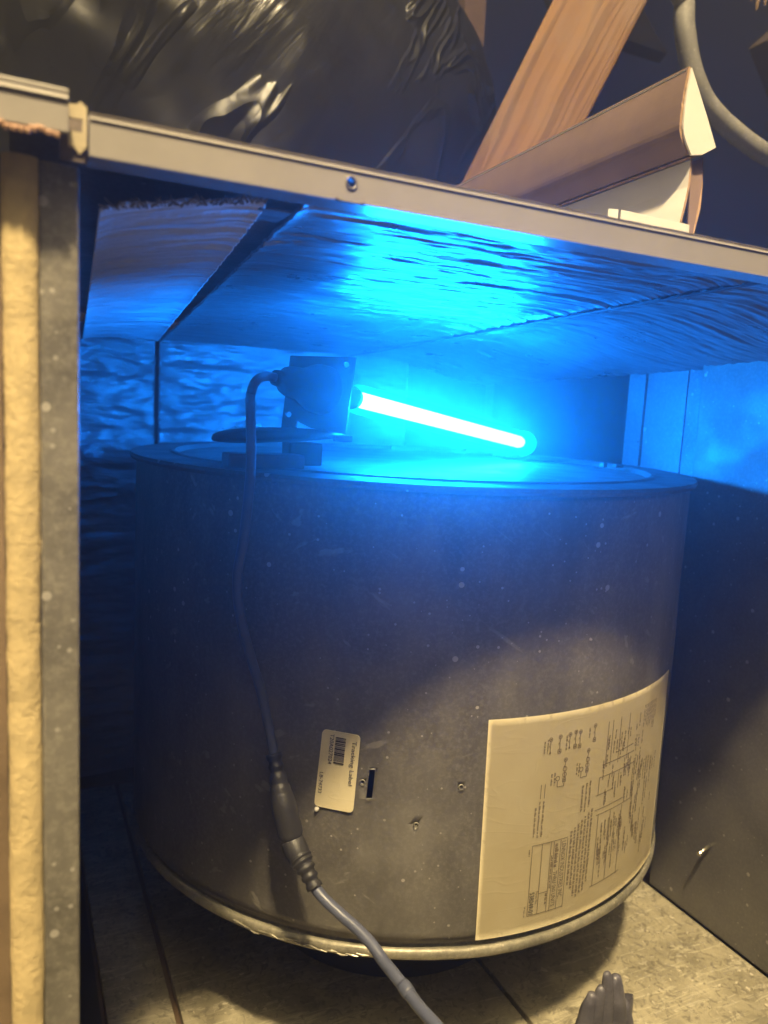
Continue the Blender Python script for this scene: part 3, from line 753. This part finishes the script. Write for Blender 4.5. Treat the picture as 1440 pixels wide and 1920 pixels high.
# cord and its moulded socket half
def dp(p, t):                                                   # slide a point towards the camera along its sight line
    c = Vector((0, 0, .47)); v = Vector(p) - c; return c + v * (t / math.hypot(v.x, v.y))
cpts = [ak(-.0840), (.1500, .4965, .4874), dp((.1431, .4935, .4838), .502), (.1392, .4915, .4745), dp((.1398, .4927, .4640), .490), dp((.1394, .4868, .4269), .478),
        dp((.1352, .4827, .3854), .476), (.1269, .4665, .3607), (.1287, .4645, .3369), (.1346, .4580, .3104), (.1408, .4526, .2871), (.1463, .4382, .2498)]
obj('lamp_cord', sweep(bmesh.new(), smooth_path(cpts, 10), .0031, 16), M['cord'], lamp, smooth=True)
bm = sweep(bmesh.new(), [ak(-.0830), ak(-.0700)], [.0046, .0052], 16); obj('strain_relief', bm, M['rubber'], lamp, smooth=True)
A = [Vector(p) for p in ((.1457, .4392, .2520), (.1487, .4269, .2265), (.1529, .4203, .2045))]
pth = smooth_path(A, 20); n = len(pth); rr = []
for i in range(n):
    t = i / (n - 1)
    r = .0045 + .0034 * sstep(.12, .62, t)
    if t < .42: r += .00055 * math.copysign(1, math.sin(t * 2 * math.pi * 9.0)) * (1 - t / .6)
    if t > .95: r *= 1 - .10 * ((t - .95) / .05)
    rr.append(r)
obj('plug_socket', sweep(bmesh.new(), pth, rr, 22), M['rubber'], lamp, smooth=True)

# ================================================================== POWER CABLE
pc = thing('power_cable', 'blue grey power cable with a black moulded plug running down to the bottom edge', 'cable', (.1940, .3030, .1564))
A = [Vector(p) for p in ((.1531, .4196, .2030), (.1556, .4130, .1960), (.1578, .4075, .1914), (.1616, .3990, .1816))]
pth = smooth_path(A, 16); n = len(pth); rr = []
for i in range(n):
    t = i / (n - 1)
    r = .0071 * (1 - .0) + .0004 * math.sin(min(t * 3, 1) * math.pi) - .0026 * sstep(.35, .95, t)
    if t > .42: r += .00045 * math.copysign(1, math.sin(t * 2 * math.pi * 7.5))
    rr.append(r)
obj('plug', sweep(bmesh.new(), pth, rr, 22), M['rubber'], pc, smooth=True)
cp = [(.1606, .4010, .1834), (.1640, .3960, .1790), (.1726, .3829, .1720), (.1792, .3720, .1680), (.1838, .3609, .1637), (.1868, .3500, .1597), (.1888, .3400, .1580), (.1916, .3223, .1559), (.1939, .3033, .1564), (.1975, .2772, .1540), (.205, .20, .10), (.22, .10, -.04)]
sp = smooth_path(cp, 10)
sp = [p + Vector((.0006 * fbm(p, 40), 0, .0006 * fbm(p + Vector((5, 0, 0)), 40))) for p in sp]
obj('cord', sweep(bmesh.new(), sp, .0034, 16), M['cord'], pc, smooth=True)
bm = sweep(bmesh.new(), sp[63:68], [.0037, .0040, .0041, .0040, .0037], 14); obj('tape_wrap', bm, M['cord'], pc, smooth=True)

# ================================================================== GLOVE at the bottom edge
gx, gy = .350, .345
bm = bmesh.new()
gb = Vector((gx, gy, 0))
def ridge(p0, p1, p2, r0, r1, r2): sweep(bm, smooth_path([p0, p1, p2], 8), [r0 + (r1 - r0) * (i / 8) if i < 8 else r1 + (r2 - r1) * ((i - 8) / 8) for i in range(17)], 14)
gl_body = thing('rubber_glove', 'crumpled dark grey rubber glove with finger tips pointing up at the bottom edge', 'glove', (gx, gy, 0))
def palm(u, v):
    a = 2 * math.pi * u; z = .086 * v
    w = .0235 - .004 * v; d = .013 - .005 * v
    return Vector((gx + .004 + w * math.cos(a) * (1 + .06 * math.cos(5 * a)), gy + d * math.sin(a) * (1 + .12 * math.cos(6 * a + 1)), z))
grid(bm, palm, 40, 12)
obj('cuff', bm, M['glove'], gl_body, smooth=True)
for a, b, c_, r0, r1, r2 in (((.3330, .345, .060), (.3335, .342, .088), (.3350, .341, .0985), .0085, .0062, .0046),
                              ((.3400, .344, .062), (.3400, .340, .090), (.3405, .338, .1035), .0080, .0058, .0040),
                              ((.3490, .343, .062), (.3460, .338, .095), (.3435, .337, .1140), .0085, .0056, .0030),
                              ((.3600, .345, .060), (.3570, .340, .085), (.3530, .339, .1060), .0105, .0080, .0052),
                              ((.3690, .347, .045), (.3680, .342, .065), (.3640, .340, .0830), .0095, .0072, .0052)):
    bm = bmesh.new(); pth = smooth_path([a, b, c_], 8)
    rs = [(r0 + (r1 - r0) * i / 8 if i < 8 else r1 + (r2 - r1) * (i - 8) / 8) * .92 for i in range(17)]
    dirn = (pth[-1] - pth[-2]).normalized()
    pth += [pth[-1] + dirn * r2 * .6, pth[-1] + dirn * r2 * .95]; rs += [r2 * .78, r2 * .25]
    sweep(bm, pth, rs, 16); obj('finger', bm, M['glove'], gl_body, smooth=True)

for o in list(gl_body.children):
    for v in o.data.vertices:
        p = v.co.copy(); w = .0006 * fbm(p + Vector((o.data.vertices[0].co.x * 9, 0, 0)), 60) + .0003 * fbm(Vector((p.x * 3, p.y, p.z * .4)), 300)
        v.co += v.normal * w; v.co.y = gy + (v.co.y - gy) * .78
# ================================================================== CARTON on the cabinet top
ct = thing('cardboard_carton', 'open brown corrugated carton with white inside, lying on the cabinet top', 'carton', (.34, .40, .5625))
Y0, Y1 = .330, .600
def sheet2(name, pts, y0, y1, th, mats, skew=0, parent=ct):
    """pts = cross section (x,z) line, drawn out from y0 to y1; outer skin brown, other skin white, ends corrugated"""
    bm = bmesh.new(); n = len(pts)
    def f(u, v):
        i = min(int(u * (n - 1)), n - 2); t = u * (n - 1) - i
        x = pts[i][0] * (1 - t) + pts[i + 1][0] * t; z = pts[i][1] * (1 - t) + pts[i + 1][1] * t
        yy0 = y0(u) if callable(y0) else y0
        return Vector((x + skew * v, yy0 + (y1 - yy0) * v, z))
    grid(bm, f, (n - 1) * 2 if n > 3 else n * 3, 6)
    bm.normal_update(); nf = len(bm.faces)
    solid(bm, th)
    bm.normal_update()
    return obj(name, bm, mats, parent)
def card_panel(name, sec, y0, y1, th, mfront, mback, skew=.012, fy=None):
    """panel of real thickness: front skin, back skin and rim have their own material"""
    bm = bmesh.new(); n = len(sec); m_ = 10
    def nrm(i):
        a = Vector(sec[max(i - 1, 0)]); b = Vector(sec[min(i + 1, n - 1)]); d = (b - a).normalized(); return Vector((-d.y, d.x))
    F, B = [], []
    for i in range(n):
        nn = nrm(i); rowf, rowb = [], []
        for j in range(m_ + 1):
            v = j / m_; ys = (fy(i / (n - 1)) if fy else y0); y = ys + (y1 - ys) * v
            jit = .0006 * fbm((i * .7, 0, 3), 1) if j == 0 else 0
            rowf.append(bm.verts.new((sec[i][0] + skew * v, y + jit, sec[i][1]))); rowb.append(bm.verts.new((sec[i][0] + nn.x * th + skew * v, y + jit, sec[i][1] + nn.y * th)))
        F.append(rowf); B.append(rowb)
    for i in range(n - 1):
        for j in range(m_):
            f = bm.faces.new((F[i][j], F[i][j + 1], F[i + 1][j + 1], F[i + 1][j])); f.material_index = 0
            f = bm.faces.new((B[i][j], B[i + 1][j], B[i + 1][j + 1], B[i][j + 1])); f.material_index = 1
        for j in (0, m_):
            f = bm.faces.new((F[i][j], F[i + 1][j], B[i + 1][j], B[i][j])); f.material_index = 2
    for i in (0, n - 1):
        for j in range(m_):
            f = bm.faces.new((F[i][j], B[i][j], B[i][j + 1], F[i][j + 1])); f.material_index = 2
    bmesh.ops.recalc_face_normals(bm, faces=bm.faces[:])
    return obj(name, bm, [mfront, mback, M['cardedge']], ct)
T = (.3285, .6605)
# curved brown left panel, bulging towards the camera
Lc = smooth_path([(T[0], T[1], 0), (.3266, .6480, 0), (.3259, .6370, 0), (.3268, .6260, 0), (.3338, .6160, 0)], 5)
card_panel('side_panel', [(p.x, p.y) for p in Lc], Y0, Y1, .0016, M['card'], M['white'])
card_panel('back_panel', [(T[0] + .0006, T[1] - .0006), (.334, .650), (.343, .636), (.3515, .6235)], Y0 + .001, Y1, -.0014, M['white'], M['white'])
card_panel('lower_panel', [(.3385, .6150), (.3365, .600), (.3325, .588), (.3260, .5650)], Y0 + .002, Y1 - .05, .0015, M['white'], M['card'], fy=lambda u: .332 - .006 * u)
card_panel('bottom_flap', [(.3385, .6155), (.3450, .6185), (.3510, .6215)], Y0 + .002, Y1, .0014, M['card'], M['card'])
bm = bmesh.new(); ep = [(T[0] + .0008, T[1] - .001)] + [(p.x + .0014, p.y) for p in Lc[3:]] + [(.3430, .6176), (.3528, .6232), (.3448, .6362), (.3355, .6502)]
extr(bm, [(x, .3284, z) for x, z in ep], (0, .0012, 0)); bmesh.ops.recalc_face_normals(bm, faces=bm.faces[:]); obj('end_panel', bm, M['white'], ct)
# brown end flap turned out at the right
bm = bmesh.new(); extr(bm, [(.3412, .334, .6150), (.3512, .336, .6195), (.3500, .333, .6050), (.3470, .330, .5900), (.3395, .3275, .5660), (.3372, .327, .5660)], (.0004, .0014, .0002)); obj('end_flap', bm, M['card'], ct)
bm = bmesh.new(); extr(bm, [(.3512, .3355, .6195), (.3520, .3365, .6195), (.3508, .3335, .6050), (.3478, .3305, .5900), (.3405, .3280, .5660), (.3395, .3270, .5660), (.3470, .3295, .5900), (.3500, .3325, .6050)], (.0003, .0022, .0)); obj('flap_edge', bm, M['cardedge'], ct)
# folded white lip along the bottom
bm = bmesh.new(); extr(bm, [(.3275, .3165, .5640), (.3265, .3165, .5760), (.3040, .3450, .5860), (.3045, .3450, .5640)], (.0006, .0014, 0)); obj('folded_lip', bm, M['white'], ct)
bm = bmesh.new(); extr(bm, [(.3034, .3462, .5640), (.3032, .3462, .5862), (.2995, .3500, .5868), (.2990, .3500, .5640)], (.0004, .0012, 0)); obj('torn_lip', bm, M['white'], ct)

# ================================================================== LEANING STUD
bm = boxo(-.0445, .0445, -.019, .019, 0, .80, bev=.003)
st = obj('wood_stud', bm, M['stud']); st['label'] = 'leaning brown pine stud with a dark knot behind the carton'; st['category'] = 'wood stud'
d = Vector((.441, 0, .8975)); rz = math.atan2(d.x, d.z)
st.rotation_euler = (0, math.atan2(.40, .8975), R_(-24)); st.location = (.4370, .77, .5860)
bm = bmesh.new(); bmesh.ops.create_uvsphere(bm, u_segments=20, v_segments=10, radius=1)
for v in bm.verts: v.co = Vector((v.co.x * .0065 * (1 + .3 * v.co.z) + .006, v.co.y * .0022 - .0186, v.co.z * .027 + .385))
kn = obj('knot', bm, mat_plain('dark knot', (.035, .018, .010), .8), None, smooth=True); kn.parent = st

# ================================================================== BLACK WRAPPED DUCT
bm = bmesh.new()
c0 = Vector((.28, 1.43, .90))
fw = Vector((math.sin(R_(18)), math.cos(R_(18)), 0)); rt = Vector((fw.y, -fw.x, 0))
def ductf(u, v):
    a = 2 * math.pi * u; 
    if v < .72:
        ph = (v / .72) * math.pi / 2; r = math.sin(ph); h = math.cos(ph) * .465
    else:
        r = 1 + .02 * (v - .72); h = -(v - .72) / .28 * .95
    p = c0 + rt * (.545 * r * math.cos(a)) + fw * (.42 * r * math.sin(a)) + Vector((0, 0, h))
    nrm = Vector((rt * math.cos(a) + fw * math.sin(a)) * r + Vector((0, 0, max(h, 0) * 2)))
    w = .030 * fbm((p.x * 1.6 + p.z, p.y * 2, p.z * .9), 1.6) + .005 * fbm((p.x * 4 - 2 * p.z, p.y * 4, p.z * 1.6), 2.5)
    return p + nrm.normalized() * w * min(1, r * 2)
grid(bm, ductf, 220, 150); bmesh.ops.remove_doubles(bm, verts=bm.verts[:], dist=1e-5)
dk = obj('wrapped_duct', bm, M['plastic'], smooth=True, base=(.28, 1.43, -.05)); dk['label'] = 'big bulging duct wrapped in wrinkled glossy black plastic behind the cabinet'; dk['category'] = 'duct'

# ================================================================== CONDUIT, PIPE, ATTIC TIMBER
cpth = [(.640, .72, 1.10), (.6674, .70, .9582), (.6797, .70, .9395), (.6859, .70, .9077), (.705, .70, .8669), (.7348, .70, .8385), (.7823, .70, .8183), (.8408, .70, .8034), (.9007, .70, .7995), (1.05, .71, .80), (1.2, .75, .70), (1.25, .78, -.05)]
sp = smooth_path(cpth, 9)
cdt = obj('conduit', sweep(bmesh.new(), sp, [.0115 + .0006 * fbm(p, 30) for p in sp], 20), M['conduit'], smooth=True, base=(1.25, .78, -.05)); cdt['label'] = 'grey flexible conduit curving down at the right behind the carton'; cdt['category'] = 'conduit'
bm = sweep(bmesh.new(), [(.62, 1.0, .72), (.76, 1.0, .96), (.95, 1.0, 1.30)], .034, 24)
pp_ = obj('metal_pipe', bm, M['pipe'], smooth=True, base=(.62, 1.0, .72)); pp_['label'] = 'grey metal pipe slanting just behind the leaning stud'; pp_['category'] = 'pipe'
bm = boxo(.84, .89, 1.47, 1.52, -.05, 1.7); po = obj('attic_post', bm, mat_plain('dark brown post', (.09, .055, .045), .9, 0, .3, 20), base=(.86, 1.5, -.05)); po['label'] = 'dim upright timber post in the dark behind the duct'; po['category'] = 'post'
bm = boxo(-.05, .05, -.02, .02, -.4, .4, bev=.002); jo = obj('roof_joist', bm, mat_plain('grey brown joist', (.055, .038, .032), .9, 0, .35, 25), None); jo.location = (1.50, 1.02, 1.36); jo.rotation_euler = (0, R_(48), 0); jo['label'] = 'dark rough roof joist in the upper right corner'; jo['category'] = 'joist'

bm = bmesh.new()
for dx, r in ((0, .011), (.012, .008), (-.010, .006)):
    sweep(bm, [(1.20 + dx, 1.05, 1.40), (1.195 + dx * 1.2, 1.05, 1.27), (1.180 + dx * 1.6, 1.04, 1.195 + abs(dx))], [r, r * .9, .001], 6)
la = obj('split_lath', bm, mat_plain('split lath wood', (.24, .16, .10), .9, 0, .4, 60, .4), None, base=(1.19, 1.05, 1.20)); la['label'] = 'splintered end of a broken lath hanging at the top right'; la['category'] = 'lath'
bm = boxo(-.13, .13, -.012, .012, -.27, .30, bev=.002); rb = obj('roof_board', bm, mat_plain('smoky roof board', (.008, .008, .010), 1.0, 0, .35, 12, .3, .03), None); rb.location = (1.06, 1.42, 1.42); rb.rotation_euler = (R_(-35), 0, 0); rb['label'] = 'dark roof board behind the conduit with nail points through it'; rb['category'] = 'roof board'
for x, y, z in ((1.035, 1.34, 1.222), (1.075, 1.34, 1.222)):
    bm = sweep(bmesh.new(), [(x, y + .02, z + .03), (x + .004, y - .012, z - .008), (x + .008, y - .03, z - .026)], [.004, .0035, .001], 8)
    nl = obj('roof_nail', bm, M['screw'], None, base=(x, y, z)); nl['label'] = 'bright nail point through the dark roof board, ' + ('nearer the leaning stud' if x < 1.05 else 'nearer the grey conduit'); nl['category'] = 'nail'; nl['group'] = 'nail points in the roof board'

# ================================================================== HAZE added to stand in for lens glare round the lamp
k = N('added glare haze'); k.t.nodes.remove(k.b)
pv = k.n("ShaderNodeVolumePrincipled"); pv.inputs["Color"].default_value = (.9, .92, .95, 1); pv.inputs["Density"].default_value = HAZE; pv.inputs["Anisotropy"].default_value = .85
k.l(pv.outputs[0], k.out.inputs["Volume"])
obj('haze', boxo(-3.2, 4.2, -.70, 4.2, -1.1, 1.9), k.m, kind='stuff')
